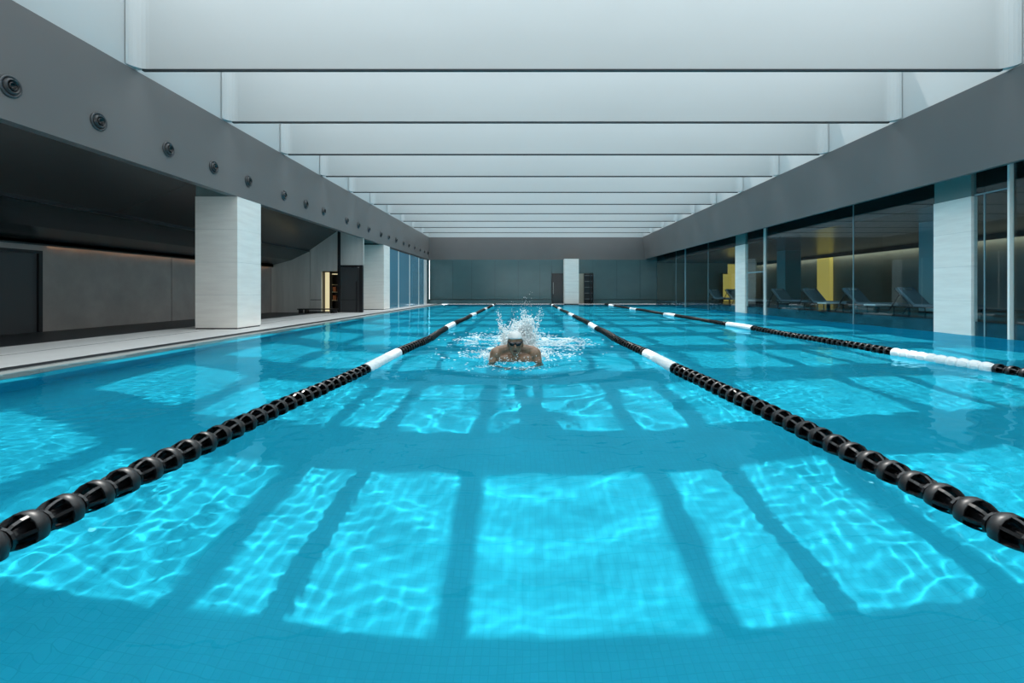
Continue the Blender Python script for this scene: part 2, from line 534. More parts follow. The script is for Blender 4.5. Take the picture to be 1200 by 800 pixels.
# cross wall at the end of the aisle
YC = 19.5
wc = tag(empty('wall_aisle_end', (-8.4, YC, 0)), kind='structure')
box('metal_panel', (-10.3, YC, ZD), (-8.73, YC + 0.12, 3.50), M_greymetal, wc)
box('metal_panel', (-8.71, YC, ZD), (-8.27, YC + 0.12, 3.50), M_greymetal, wc)
box('metal_panel', (-8.27, YC, 1.72), (-7.60, YC + 0.12, 3.50), M_greymetal, wc)
box('metal_panel', (-7.48, YC, 1.96), (-6.56, YC + 0.12, 3.50), M_greymetal, wc)
box('post', (-7.60, YC - 0.02, ZD), (-7.48, YC + 0.12, 3.50), M_black, wc)
box('return_panel', (-7.62, YC + 0.12, ZD), (-7.56, 23.3, 3.50), M_greymetal, wc)
box('rail_line', (-8.71, YC - 0.015, 0.535), (-8.27, YC, 0.56), M_black, wc)
# niche behind the opening
box('niche_back', (-8.6, YC + 1.4, ZD), (-7.3, YC + 1.5, 2.0), M_black, wc)
box('niche_side', (-8.32, YC + 0.12, ZD), (-8.27, YC + 1.4, 2.0), M_black, wc)
box('niche_side', (-7.60, YC + 0.12, ZD), (-7.55, YC + 1.4, 2.0), M_black, wc)
box('niche_top', (-8.32, YC + 0.12, 1.72), (-7.55, YC + 1.5, 1.77), M_black, wc)
box('lit_panel', (-8.24, YC + 0.3, ZD), (-8.07, YC + 0.34, 1.68), M_goldwarm, wc)
d2 = tag(empty('door_2', (-7.02, YC, ZD)), kind='structure')
box('leaf', (-7.46, YC + 0.02, ZD), (-6.74, YC + 0.07, 1.86), M_doorgrey, d2)
box('head', (-7.48, YC - 0.02, 1.88), (-6.58, YC + 0.1, 1.96), M_black, d2)
box('jamb', (-6.72, YC - 0.02, ZD), (-6.58, YC + 0.1, 1.88), M_black, d2)
box('pull_handle', (-6.84, YC - 0.06, 0.05), (-6.79, YC - 0.02, 1.30), M_black, d2)
box('rail_line', (-7.46, YC, 0.535), (-6.74, YC + 0.02, 0.56), M_black, d2)

# right
wr = tag(empty('wall_right', (XR, 14, 0)), kind='structure')
ZFR = 3.12
XRB = XR + 0.24
mesh_obj('fascia', [(x, y, z) for y in (YNEAR, YEND) for x, z in ((XRB, ZFR), (XR, ZF1), (XR + 0.34, ZF1), (XR + 0.34, ZFR))],
         [(0, 1, 2, 3), (7, 6, 5, 4), (0, 4, 5, 1), (1, 5, 6, 2), (2, 6, 7, 3), (3, 7, 4, 0)], M_fascia, wr, loc=tuple(-Vector(wr.location)))
box('soffit', (XR + 0.34, YNEAR, 3.55), (PR + 0.2, YEND, 3.6), M_soffit, wr)
box('lounge_ceiling', (PR + 0.12, YNEAR, 2.82), (16.4, YEND, 2.88), M_darkceil, wr)
box('upper_band', (PR + 0.12, YNEAR, 2.88), (PR + 0.16, YEND, 3.55), M_soffit, wr)
box('lounge_wall', (16.3, YNEAR, 0.28), (16.4, YEND, 2.82), M_warmwall, wr)
box('cove_lip', (16.0, YNEAR, 2.66), (16.04, YEND, 2.82), M_darkceil, wr)  # added lip, hides the made-up light strip behind it
box('added_fill_strip', (16.06, YNEAR, 2.74), (16.16, YEND, 2.78), M_lounge_fill, wr)  # unseen glowing strip, added to brighten the lounge wall
box('lounge_floor', (PR + 0.10, YNEAR, 0.02), (16.4, YEND, 0.28), M_loungefloor, wr)
box('plinth_face', (PR + 0.06, YNEAR, -0.06), (PR + 0.10, YEND, 0.285), M_plinth, wr)
for x0, x1, y0, y1 in ((16.1, 16.3, 25.2, 26.25), ):
    box('lit_panel', (x0, y0, 0.28), (x1, y1, 2.82), M_gold, wr)

# back
wb = tag(empty('wall_back', (1, YEND, 0)), kind='structure')
box('fascia', (XL, YEND, ZF0), (PR + 0.2, YEND + 0.2, ZF1), M_fascia, wb)
box('fascia_return', (XR, YEND - 0.01, ZF0), (PR + 0.4, YEND, ZF1), M_fascia, wb)
box('plinth', (XL, YEND - 0.12, ZD), (1.9, YEND, 0.30), M_backglass, wb)
box('plinth', (4.76, YEND - 0.12, ZD), (PR + 0.2, YEND, 0.30), M_backglass, wb)
box('rail_line', (XL, YEND - 0.13, 0.30), (1.9, YEND, 0.34), M_black, wb)
box('rail_line', (4.76, YEND - 0.13, 0.30), (PR + 0.2, YEND, 0.34), M_black, wb)
gx = [-6.5, -4.9, -3.6, -2.0, -0.4, 1.1, 1.92]
for a, b in zip(gx, gx[1:]):
    box('glass_panel', (a + 0.006, YEND - 0.02, 0.34), (b - 0.006, YEND + 0.05, ZF0), M_backglass, wb)
for a, b in ((4.75, 6.4), (6.4, 8.0), (8.0, 9.2)):
    box('glass_panel', (a + 0.006, YEND - 0.02, 0.34), (b - 0.006, YEND + 0.05, ZF0), M_backglass, wb)
box('glass_panel', (1.92, YEND - 0.02, 2.05), (4.75, YEND + 0.05, ZF0), M_backglass, wb)
box('backing', (XL, YEND + 0.6, 0), (PR + 0.4, YEND + 0.7, ZF0), M_black, wb)

# near wall behind the camera
wf = tag(empty('wall_front', (1, YNEAR, 0)), kind='structure')
box('panel', (-10.5, YNEAR - 0.2, 0), (16.4, YNEAR, ZF1), M_nearwall, wf)
# ------------------------------------------------------------------ closing walls of the side rooms
box('end_panel', (PR + 0.12, YEND - 0.1, 0.28), (16.4, YEND, 2.82), M_warmwall, wr)
box('roof_cover', (XR + 0.15, YNEAR - 0.2, 3.7), (16.5, YEND + 0.8, 3.8), M_black, wr)
box('roof_cover', (-10.6, YNEAR - 0.2, 3.6), (XL - 0.15, YEND + 0.8, 3.7), M_black, wl)
box('outer_panel', (-10.6, YNEAR, 0), (-10.42, YEND, 3.65), M_black, wl)
box('room_back', (-8.6, 22.3, ZD), (-8.5, YEND, 3.2), M_roomblue, wl)
box('room_ceiling', (-8.5, 22.3, 3.06), (XL - 0.18, YEND, 3.12), M_darkceil, wl)
box('end_panel', (-10.5, YEND, 0), (XL - 0.02, YEND + 0.1, 3.4), M_backglass, wl)
box('backing_top', (XL - 0.2, YEND + 0.2, ZF0), (PR + 0.6, YEND + 0.8, ZF0 + 0.1), M_black, wb)
box('backing_side', (PR + 0.3, YEND, 0), (PR + 0.4, YEND + 0.7, ZF0), M_black, wb)

# ------------------------------------------------------------------ glazing
win1 = tag(empty('window_1', (PR, 14, 0)), kind='structure')
XG = PR + 0.035
for y0, y1 in ((YNEAR, 4.4), (4.4, 8.91), (8.91, 9.44), (9.44, 9.66), (10.55, 13.2), (13.2, 18.0), (18.0, 19.55), (20.45, 23.6), (23.6, 26.9), (26.9, 28.6), (28.6, YEND)):
    box('pane', (XG, y0 + 0.005, -0.04), (XG + 0.015, y1 - 0.005, 3.54), M_glass, win1)
for y in (8.91, 18.0):
    box('mullion', (XG - 0.06, y - 0.022, -0.04), (XG + 0.02, y + 0.022, 3.54), M_mullion, win1)
box('mullion', (XG - 0.03, 26.88, -0.04), (XG + 0.02, 26.94, 3.54), M_seam, win1)
for y in (9.44, 13.2, 23.6, 28.6):
    box('seam', (XG - 0.006, y - 0.008, -0.04), (XG + 0.018, y + 0.008, 2.84 if y == 9.44 else 3.54), M_seam, win1)
box('transom', (XG - 0.006, 8.94, 2.82), (XG + 0.02, 9.64, 2.845), M_seam, win1)
box('transom', (XG - 0.006, 18.03, 1.62), (XG + 0.02, 19.53, 1.66), M_seam, win1)

win2 = tag(empty('window_2', (XL, 27, 0)), kind='structure')
lines = [23.3, 24.9, 27.3, 29.7, 31.25]
for y0, y1 in zip(lines, lines[1:]):
    box('pane', (XL - 0.03, y0 + 0.01, ZD), (XL - 0.012, y1 - 0.01, ZF0 - 0.08), M_blueglass, win2)
for y in lines[1:-1]:
    box('mullion', (XL - 0.04, y - 0.035, ZD), (XL + 0.005, y + 0.035, ZF0 - 0.08), M_mullion, win2)
box('head_gap', (XL - 0.06, 23.3, ZF0 - 0.08), (XL - 0.005, 32.0, ZF0), M_black, win2)
box('end_post', (XL - 0.1, 31.25, ZD), (XL + 0.01, 32.1, ZF0 - 0.08), M_whitepaint, win2)

# ------------------------------------------------------------------ stone columns
def column(x0, x1, y0, y1, ztop, zcap, label, courses=4, z0=ZD):
    e = empty('stone_column', ((x0 + x1) / 2, (y0 + y1) / 2, z0))
    tag(e, label, 'column', 'pale stone columns round the pool')
    box('base_gap', (x0 + 0.015, y0 + 0.015, z0), (x1 - 0.015, y1 - 0.015, z0 + 0.03), M_black, e)
    box('core', (x0 + 0.012, y0 + 0.012, z0 + 0.03), (x1 - 0.012, y1 - 0.012, ztop - 0.002), M_stonejoint, e)
    h = (ztop - z0 - 0.03) / courses
    for k in range(courses):
        za = z0 + 0.03 + k * h
        box('stone_course', (x0, y0, za + (0.0015 if k else 0)), (x1, y1, za + h - 0.0015), M_stone, e, 0.003)
    box('column_head', (x0 + 0.012, y0 + 0.012, ztop), (x1 - 0.012, y1 - 0.012, zcap), M_cap, e)
    return e
column(-7.5, -6.535, 10.9, 11.87, ZF0, 3.36, 'large pale stone column on the left deck nearest the camera')
column(-7.5, -6.535, 22.3, 23.28, ZF0, 3.33, 'pale stone column beside the blue glass wall on the left deck')
column(2.70, 3.67, 31.95, 32.8, ZF0, ZF0 + 0.02, 'pale stone column standing at the far end of the pool')
column(9.04, 9.17, 9.66, 10.55, 2.82, 3.54, 'pale stone column in the right glass wall nearest the camera', z0=-0.04)
column(9.04, 9.17, 19.55, 20.45, 2.82, 3.54, 'narrow distant pale stone column in the right glass wall', z0=-0.04)
for x0, y0, lab in ((11.15, 12.75, 'teal grey lounge column seen through glass beside the near right column'),
                    (12.3, 22.5, 'teal grey lounge column seen through glass left of the golden panel')):
    e = tag(empty('lounge_column', (x0 + 0.4, y0 + 0.4, 0.28)), lab, 'column', 'columns inside the lounge')
    box('shaft', (x0, y0, 0.34), (x0 + 0.75, y0 + 0.75, 2.82), M_tealcol, e, 0.01)
    box('skirting', (x0 - 0.01, y0 - 0.01, 0.28), (x0 + 0.76, y0 + 0.76, 0.34), M_black, e)

# ------------------------------------------------------------------ round air nozzles in the left fascia
noz_y = [6.07, 7.33, 8.77, 10.05, 11.32, 13.0, 14.3, 15.56, 17.6, 18.85, 20.1, 21.8, 23.05, 24.4, 25.9, 27.1, 28.5, 30.0, 31.3, 32.45]
ordn = ['first', 'second', 'third', 'fourth', 'fifth', 'sixth', 'seventh', 'eighth', 'ninth', 'tenth', 'eleventh', 'twelfth', 'thirteenth',
        'fourteenth', 'fifteenth', 'sixteenth', 'seventeenth', 'eighteenth', 'nineteenth', 'twentieth']
def noz_parts():
    out = []
    bm = bmesh.new(); bm_lathe(bm, [(0.0, 0.0), (0.14, 0.0), (0.142, 0.012), (0.132, 0.024), (0.112, 0.022), (0.106, 0.004)], 24, 'X')
    out.append(('flange', bm, M_nozzle_ring))
    bm = bmesh.new(); bm_lathe(bm, [(0.108, 0.006), (0.100, 0.03), (0.088, 0.05), (0.074, 0.052), (0.066, 0.02), (0.058, 0.012)], 24, 'X')
    out.append(('swivel_ball', bm, M_nozzle))
    bm = bmesh.new(); bm_lathe(bm, [(0.058, 0.010), (0.054, 0.045), (0.045, 0.055), (0.036, 0.045), (0.030, 0.015), (0.0, 0.015)], 20, 'X')
    out.append(('jet_core', bm, M_blackfloat))
    return out
proto = noz_parts()
meshes = []
for nm, bm, m in proto:
    bmesh.ops.remove_doubles(bm, verts=bm.verts, dist=1e-5)
    bmesh.ops.recalc_face_normals(bm, faces=bm.faces)
    me = bpy.data.meshes.new(nm); bm.to_mesh(me); bm.free(); me.materials.append(m)
    me.polygons.foreach_set('use_smooth', [True] * len(me.polygons))
    meshes.append((nm, me))
for i, y in enumerate(noz_y):
    e = empty('air_nozzle', (XL + 0.001, y, 3.50))
    tag(e, 'round dark air nozzle in the left grey fascia, %s from the near end' % ordn[i], 'air nozzle', 'air nozzles along the left fascia')
    for nm, me in meshes:
        o = bpy.data.objects.new(nm, me); link(o, e)

# ------------------------------------------------------------------ lane ropes
def float_meshes():
    def shell(name, m_band, m_in, closed=False):
        bm = bmesh.new()
        # ring band with rounded rear shoulder
        bm_lathe(bm, [(0.030, 0.064), (0.052, 0.060), (0.066, 0.046), (0.071, 0.030), (0.071, 0.000), (0.066, -0.002), (0.064, 0.01), (0.03, 0.03), (0.0, 0.03)], 14, 'Y')
        nb = len(bm.faces)
        if closed:
            bm_lathe(bm, [(0.070, 0.004), (0.066, -0.022), (0.055, -0.046), (0.045, -0.060)], 14, 'Y')
            nb = len(bm.faces)
        # core and end hub
        bm_lathe(bm, [(0.0, -0.064), (0.026, -0.064), (0.030, -0.05), (0.030, 0.03)], 10, 'Y')
        # curved ribs from the band to the end hub
        for k in range(7):
            a = 2 * math.pi * (k + 0.5) / 7
            c, s = math.cos(a), math.sin(a)
            tx, tz = -s * 0.006, c * 0.006
            prof = [(0.070, 0.004), (0.067, -0.025), (0.058, -0.048), (0.045, -0.062), (0.024, -0.062), (0.040, -0.045), (0.048, -0.02), (0.05, 0.01)]
            A = [bm.verts.new((r * c + tx, t, r * s + tz)) for r, t in prof]
            B = [bm.verts.new((r * c - tx, t, r * s - tz)) for r, t in prof]
            n = len(prof)
            bm.faces.new(A); bm.faces.new(B[::-1])
            for j in range(n):
                bm.faces.new((A[j], B[j], B[(j + 1) % n], A[(j + 1) % n]))
        # end ring joining the ribs
        bm_lathe(bm, [(0.047, -0.054), (0.050, -0.058), (0.046, -0.066), (0.030, -0.066), (0.030, -0.058)], 14, 'Y')
        bmesh.ops.recalc_face_normals(bm, faces=bm.faces)
        me = bpy.data.meshes.new(name)
        bm.faces.ensure_lookup_table()
        for i, f in enumerate(bm.faces):
            f.material_index = 0 if i < nb else 1
            f.smooth = i < nb
        bm.to_mesh(me); bm.free()
        me.materials.append(m_band); me.materials.append(m_in)
        return me
    return shell('black_float', M_blackband, M_blackfloat), shell('white_float', M_whitefloat, M_whitefloat, True)
FB, FW = float_meshes()
PITCH = 0.137
def rope(label, table):
    ys = [p[0] for p in table]; xs = [p[1] for p in table]
    rx = lambda y: float(np.interp(y, ys, xs)) + 0.012 * math.sin(y * 1.9 + xs[0])
    rz = lambda y: 0.028 + 0.008 * math.sin(y * 1.3 + xs[0])
    e = empty('lane_rope', (rx(PY0), PY0, 0.03))
    tag(e, label, 'lane rope', 'floating lane ropes')
    L = e.location
    bm = bmesh.new()
    bm_tube(bm, [Vector((rx(y), y, rz(y))) - L for y in np.arange(PY0 + 0.02, PY1, 0.45)], 0.006, 6)
    bm_obj('cable', bm, M_cable, e)
    y = PY0 + 0.12
    while y < PY1 - 0.1:
        ph = (y - 5.35) % 5.7
        white = (ph < 1.40 and y > 5)
        o = bpy.data.objects.new('white_float' if white else 'black_float', FW if white else FB)
        d = Vector((rx(y + 0.07) - rx(y - 0.07), 0.14, rz(y + 0.07) - rz(y - 0.07)))
        roll = Matrix.Rotation(random.uniform(0, 6.28), 4, 'Y')
        q = Vector((0, 1, 0)).rotation_difference(d.normalized()).to_matrix().to_4x4()
        o.matrix_local = Matrix.Translation(Vector((rx(y), y, rz(y))) - L) @ q @ roll
        link(o, e)
        y += PITCH
rope('black lane rope with white sections, left of the swimmer', [(0, -1.84), (1.7, -1.82), (6, -1.77), (8.6, -1.72), (11.5, -1.84), (18, -1.86), (31, -1.9)])
rope('black lane rope with white sections, just right of the swimmer', [(0, 1.79), (1.7, 1.78), (5.5, 1.69), (7, 1.71), (8.7, 1.66), (13, 1.74), (31, 1.74)])
rope('black lane rope with white sections, nearest the right glass wall', [(0, 5.35), (5, 5.28), (6.6, 5.2), (12, 5.32), (31, 5.3)])

# ------------------------------------------------------------------ bench in front of the aisle end wall
e = tag(empty('bench', (-8.15, 18.9, ZD)), 'low black bench in front of the grey wall left of the far door', 'bench')
box('seat_slab', (-8.9, 18.75, 0.17), (-7.42, 19.1, 0.21), M_black, e, 0.004)
for x in (-8.86, -8.62, -7.62, -7.5):
    box('leg', (x, 18.78, ZD), (x + 0.05, 19.06, 0.17), M_black, e)
box('stretcher', (-8.57, 18.9, 0.06), (-7.62, 18.96, 0.10), M_black, e)
# amber boxes on the niche shelf
e = tag(empty('niche_shelf', (-7.9, 20.0, ZD)), 'dark shelf unit with amber boxes in the lit wall opening', 'shelf')
box('upright', (-8.04, 19.95, ZD), (-8.01, 20.25, 1.66), M_black, e)
box('upright', (-7.72, 19.95, ZD), (-7.69, 20.25, 1.66), M_black, e)
for z in (0.5, 0.85, 1.15, 1.6):
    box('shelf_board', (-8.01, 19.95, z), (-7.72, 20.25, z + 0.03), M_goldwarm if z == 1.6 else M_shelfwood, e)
for z in (0.53, 0.88):
    box('amber_box', (-7.99, 19.98, z), (-7.86, 20.2, z + 0.2), M_amber, e, 0.005)

# ------------------------------------------------------------------ far end: door and shelf beside the back column
d3 = tag(empty('door_3', (2.34, YEND, ZD)), kind='structure')
box('leaf', (1.95, YEND - 0.13, 0.04), (2.70, YEND - 0.05, 2.12), M_doordark, d3)
box('frame', (1.90, YEND - 0.14, 0.04), (1.95, YEND, 2.16), M_black, d3)
box('pull_handle', (2.0, YEND - 0.18, 0.7), (2.03, YEND - 0.14, 1.5), M_cable, d3)
e = tag(empty('shelf_unit', (4.4, YEND - 0.3, ZD)), 'black open shelf unit with pale panel right of the far column', 'shelf')
box('back_panel', (4.10, YEND - 0.16, ZD), (4.72, YEND - 0.14, 2.12), M_black, e)
box('cream_panel', (3.66, YEND - 0.20, ZD), (4.10, YEND - 0.14, 2.10), M_cream, e)
for x in (4.10, 4.52, 4.70):
    box('upright', (x, YEND - 0.45, ZD), (x + 0.03, YEND - 0.14, 2.12), M_black, e)
for z in (0.35, 0.75, 1.15, 1.55, 1.95):
    box('shelf_board', (4.13, YEND - 0.45, z), (4.70, YEND - 0.16, z + 0.03), M_shelfgrey, e)

# ------------------------------------------------------------------ lounge behind the right glass
def lounger(x, y, rz, label):
    e = tag(empty('sun_lounger', (x, y, 0.28), rz), label, 'sun lounger', 'sun loungers behind the right glass wall')
    # local: feet towards -Y, back rest towards +Y
    bm = bmesh.new()
    for s in (-0.31, 0.31):
        bm_tube(bm, [(s, -0.95, 0.20), (s, 0.45, 0.22)], 0.018, 6)
        bm_tube(bm, [(s, 0.25, 0.22), (s, 0.68, 0.68)], 0.02, 6)
        bm_tube(bm, [(s, 0.90, 0.0), (s, 0.56, 0.54)], 0.016, 6)
    bm_tube(bm, [(-0.31, 0.68, 0.68), (0.31, 0.68, 0.68)], 0.02, 6)
    bm_obj('frame', bm, M_black, e)
    for sx in (-0.31, 0.31):
        for sy in (-0.85, 0.35):
            bm = bmesh.new(); bm_tube(bm, [(sx, sy, 0.0), (sx, sy, 0.21)], 0.018, 6)
            bm_obj('leg', bm, M_black, e)
    bm = bmesh.new(); bm_box(bm, (-0.29, -0.95, 0.21), (0.29, 0.28, 0.29))
    bmesh.ops.bevel(bm, geom=list(bm.edges), offset=0.02, segments=2, affect='EDGES')
    bm_obj('seat_cushion', bm, M_cushion, e)
    bm = bmesh.new(); bm_box(bm, (-0.29, 0, 0.0), (0.29, 0.62, 0.07))
    bmesh.ops.bevel(bm, geom=list(bm.edges), offset=0.02, segments=2, affect='EDGES')
    bmesh.ops.rotate(bm, verts=bm.verts, cent=(0, 0, 0), matrix=Matrix.Rotation(math.radians(47), 3, 'X'))
    bmesh.ops.translate(bm, verts=bm.verts, vec=(0, 0.26, 0.235))
    bm_obj('back_cushion', bm, M_cushion, e)
    bm = bmesh.new(); bm_box(bm, (-0.16, 0.55, 0.62), (0.16, 0.64, 0.71))
    bmesh.ops.bevel(bm, geom=list(bm.edges), offset=0.02, segments=2, affect='EDGES')
    bm_obj('headrest', bm, M_headrest, e)
lg = ['nearest the right stone column', 'second from the right stone column', 'third from the right stone column', 'standing before the golden panel', 'just left of the golden panel', 'farthest from the camera in the row']
for i, (x, y) in enumerate(((10.25, 12.0), (10.25, 14.1), (10.25, 16.2), (10.25, 18.3), (10.25, 22.6), (10.25, 24.7))):
    lounger(x, y, math.radians(18), 'dark framed sun lounger with blue grey cushions, %s' % lg[i])
def side_table(x, y, label):
    e = tag(empty('side_table', (x, y, 0.28)), label, 'side table', 'small side tables in the lounge')
    box('top', (x - 0.22, y - 0.22, 0.50), (x + 0.22, y + 0.22, 0.54), M_whitepaint, e, 0.006)
    box('pedestal', (x - 0.04, y - 0.04, 0.30), (x + 0.04, y + 0.04, 0.50), M_black, e)
    box('foot', (x - 0.15, y - 0.15, 0.28), (x + 0.15, y + 0.15, 0.30), M_black, e)
side_table(9.65, 13.05, 'small white topped side table between the two nearest sun loungers')
side_table(9.65, 15.15, 'small white topped side table between second and third sun loungers')
e = tag(empty('towel_counter', (10.1, 20.9, 0.28)), 'low white topped counter behind the narrow distant right column', 'counter')
box('body', (9.8, 20.2, 0.28), (10.4, 21.0, 0.46), M_doorgrey, e)
box('top', (9.75, 20.15, 0.46), (10.45, 21.05, 0.54), M_whitepaint, e, 0.005)
for x0, x1, y0, zt, lab in ((12.15, 12.65, 28.4, 2.5, 'tall glowing yellow panel deep in the lounge beside the distant right column'),
                            (11.75, 12.1, 28.1, 1.9, 'shorter glowing yellow panel just left of the tall yellow panel')):
    e = tag(empty('light_panel', ((x0 + x1) / 2, y0 + 0.05, 0.28)), lab, 'light panel')
    box('lit_face', (x0, y0, 0.31), (x1, y0 + 0.1, zt), M_gold, e)
    box('base', (x0 - 0.02, y0 - 0.05, 0.28), (x1 + 0.02, y0 + 0.15, 0.31), M_black, e)

# ------------------------------------------------------------------ the swimmer
def remeshed(name, prims, voxel, m, parent, smooth_it=4):
    """one continuous skin from overlapping closed solids"""
    bm = bmesh.new()
    for p in prims:
        if p[0] == 'e':
            _, c, r, rx = p
            mtx = Matrix.Translation(c) @ Matrix.Rotation(math.radians(rx), 4, 'X') @ Matrix.Diagonal((*r, 1))
            bmesh.ops.create_icosphere(bm, subdivisions=3, radius=1.0, matrix=mtx)
        else:
            _, a, b, ra, rb = p
            a, b = Vector(a), Vector(b)
            n = max(2, int((b - a).length / (min(ra, rb) * 0.5)) + 1)
            for i in range(n + 1):
                t = i / n
                bmesh.ops.create_icosphere(bm, subdivisions=2, radius=ra + (rb - ra) * t, matrix=Matrix.Translation(a.lerp(b, t)))
    o = bm_obj(name, bm, m, None)
    md = o.modifiers.new('r', 'REMESH'); md.mode = 'VOXEL'; md.voxel_size = voxel
    s = o.modifiers.new('s', 'SMOOTH'); s.iterations = smooth_it; s.factor = 0.5
    dg = bpy.context.evaluated_depsgraph_get()
    me = bpy.data.meshes.new_from_object(o.evaluated_get(dg))
    o.modifiers.clear()
    old = o.data; o.data = me; bpy.data.meshes.remove(old)
    me.polygons.foreach_set('use_smooth', [True] * len(me.polygons))
    me.materials.clear(); me.materials.append(m)
    o.parent = parent
    return o

sw = tag(empty('person', (SWX, SWY, 0.0)), 'swimmer in white cap and dark goggles rising from the water mid breaststroke', 'person')
P = []
HD = -0.035
# head
P += [('e', (0, 0.0, 0.275), (0.083, 0.102, 0.112), 0), ('e', (0, -0.025, 0.205), (0.064, 0.078, 0.085), 0),
      ('e', (0, -0.055, 0.142), (0.036, 0.036, 0.030), 0),
      ('e', (0, -0.108, 0.222), (0.015, 0.020, 0.030), -15), ('e', (0, -0.116, 0.207), (0.019, 0.016, 0.013), 0),
      ('e', (0, -0.093, 0.186), (0.028, 0.012, 0.008), 0), ('e', (0, -0.088, 0.157), (0.024, 0.012, 0.008), 0),
      ('e', (0.045, -0.072, 0.222), (0.026, 0.026, 0.024), 0), ('e', (-0.045, -0.072, 0.222), (0.026, 0.026, 0.024), 0),
      ('e', (0, -0.078, 0.268), (0.062, 0.025, 0.016), 0)]
for s in (-1, 1):
    P.append(('e', (s * 0.084, 0.012, 0.235), (0.012, 0.024, 0.034), 0))
P = [(p[0], (p[1][0], p[1][1] - 0.01, p[1][2] + HD), p[2], p[3]) for p in P]
# neck, trunk
P += [('c', (0, 0.02, 0.20), (0, 0.09, 0.06), 0.062, 0.075), ('e', (0, 0.14, 0.03), (0.20, 0.15, 0.12), -20),
      ('e', (0, 0.30, -0.08), (0.18, 0.22, 0.115), -25), ('e', (0, 0.52, -0.20), (0.155, 0.22, 0.10), -22), ('e', (0, 0.74, -0.27), (0.165, 0.17, 0.11), -10)]
for s in (-1, 1):
    P += [('c', (s * 0.04, 0.07, 0.150), (s * 0.20, 0.08, 0.115), 0.055, 0.062),          # trapezius
          ('e', (s * 0.225, 0.07, 0.075), (0.078, 0.080, 0.085), 0),                        # deltoid
          ('e', (s * 0.10, 0.02, 0.015), (0.105, 0.06, 0.075), -15),                        # pectoral
          ('c', (s * 0.245, 0.06, 0.06), (s * 0.285, -0.04, -0.17), 0.060, 0.047),         # upper arm
          ('c', (s * 0.285, -0.04, -0.17), (s * 0.13, -0.22, -0.20), 0.045, 0.029),        # forearm
          ('e', (s * 0.095, -0.265, -0.205), (0.038, 0.046, 0.016), 0)]                     # palm
    for k, (dx, ln) in enumerate(((-0.030, 0.062), (-0.010, 0.076), (0.010, 0.080), (0.029, 0.070))):
        a = Vector((s * (0.090 + dx), -0.295, -0.205)); b = a + Vector((-s * 0.008, -ln * 0.55, -0.004)); c = b + Vector((-s * 0.004, -ln * 0.42, -0.018))
        P += [('c', a, b, 0.0088, 0.008), ('c', b, c, 0.008, 0.0066)]
    a = Vector((s * 0.062, -0.245, -0.20)); b = a + Vector((-s * 0.030, -0.032, 0.004)); c = b + Vector((-s * 0.008, -0.032, -0.002))
    P += [('c', a, b, 0.0105, 0.0095), ('c', b, c, 0.0095, 0.008)]
    P += [('c', (s * 0.085, 0.80, -0.28), (s * 0.13, 1.18, -0.42), 0.085, 0.058), ('c', (s * 0.13, 1.18, -0.42), (s * 0.16, 1.55, -0.34), 0.055, 0.036),
          ('c', (s * 0.16, 1.55, -0.34), (s * 0.20, 1.72, -0.36), 0.034, 0.022)]
K = 1.10
def kscale(P):
    out = []
    for p in P:
        if p[0] == 'e': out.append(('e', tuple(K * v for v in p[1]), tuple(K * v for v in p[2]), p[3]))
        else: out.append(('c', tuple(K * v for v in p[1]), tuple(K * v for v in p[2]), p[3] * K, p[4] * K))
    return out
remeshed('body', kscale(P), 0.0062, M_skin, sw, 3)
# cap: shell over the upper skull, ending above the brow
bm = bmesh.new()
bmesh.ops.create_uvsphere(bm, u_segments=36, v_segments=24, radius=1.0)
bmesh.ops.transform(bm, verts=bm.verts, matrix=Matrix.Diagonal((0.088 * K, 0.108 * K, 0.118 * K, 1)))
kill = [v for v in bm.verts if v.co.z < (0.020 * K - 0.42 * (v.co.y + 0.06 * K) * (1 if v.co.y > -0.06 * K else 0.0))]
bmesh.ops.delete(bm, geom=kill, context='VERTS')
bmesh.ops.solidify(bm, geom=list(bm.faces), thickness=0.004)
bm_obj('swim_cap', bm, M_capwhite, sw, True, loc=(0, -0.01 * K, (0.277 + HD) * K))
# goggles
gg = empty('goggles', (0, -0.01 * K, HD * K), parent=sw)
gg_e = gg
bm = bmesh.new()
for i in range(48):
    pass
ring = []
N = 40
for i in range(N):
    a = 2 * math.pi * i / N
    ring.append((0.0885 * K * math.sin(a), -0.107 * K * math.cos(a) * 1.0, (0.262 + 0.010 * (1 - math.cos(a))) * K))
for i in range(N):
    pass
bmv = []
for (x, y, z) in ring:
    bmv.append([bm.verts.new((x * q, y * q, z + dz * K)) for q, dz in ((0.99, 0.013), (1.03, 0.013), (1.03, -0.013), (0.99, -0.013))])
for i in range(N):
    A, B = bmv[i], bmv[(i + 1) % N]
    for j in range(4):
        bm.faces.new((A[j], A[(j + 1) % 4], B[(j + 1) % 4], B[j]))
bmesh.ops.recalc_face_normals(bm, faces=bm.faces)
bm_obj('strap', bm, M_black, gg, True)
for s in (-1, 1):
    bm = bmesh.new()
    bmesh.ops.create_uvsphere(bm, u_segments=20, v_segments=12, radius=1.0)
    bmesh.ops.transform(bm, verts=bm.verts, matrix=Matrix.Translation((s * 0.034 * K, -0.098 * K, 0.252 * K)) @ Matrix.Rotation(s * 0.3, 4, 'Z') @ Matrix.Diagonal((0.036 * K, 0.024 * K, 0.024 * K, 1)))
    bm_obj('lens', bm, M_lens, gg, True)
bm = bmesh.new()
bmesh.ops.create_uvsphere(bm, u_segments=18, v_segments=10, radius=1.0)
bmesh.ops.transform(bm, verts=bm.verts, matrix=Matrix.Translation((0, -0.100 * K, (0.172 + HD) * K)) @ Matrix.Diagonal((0.024 * K, 0.014 * K, 0.012 * K, 1)))
bm_obj('open_mouth', bm, M_mouth, sw, True)

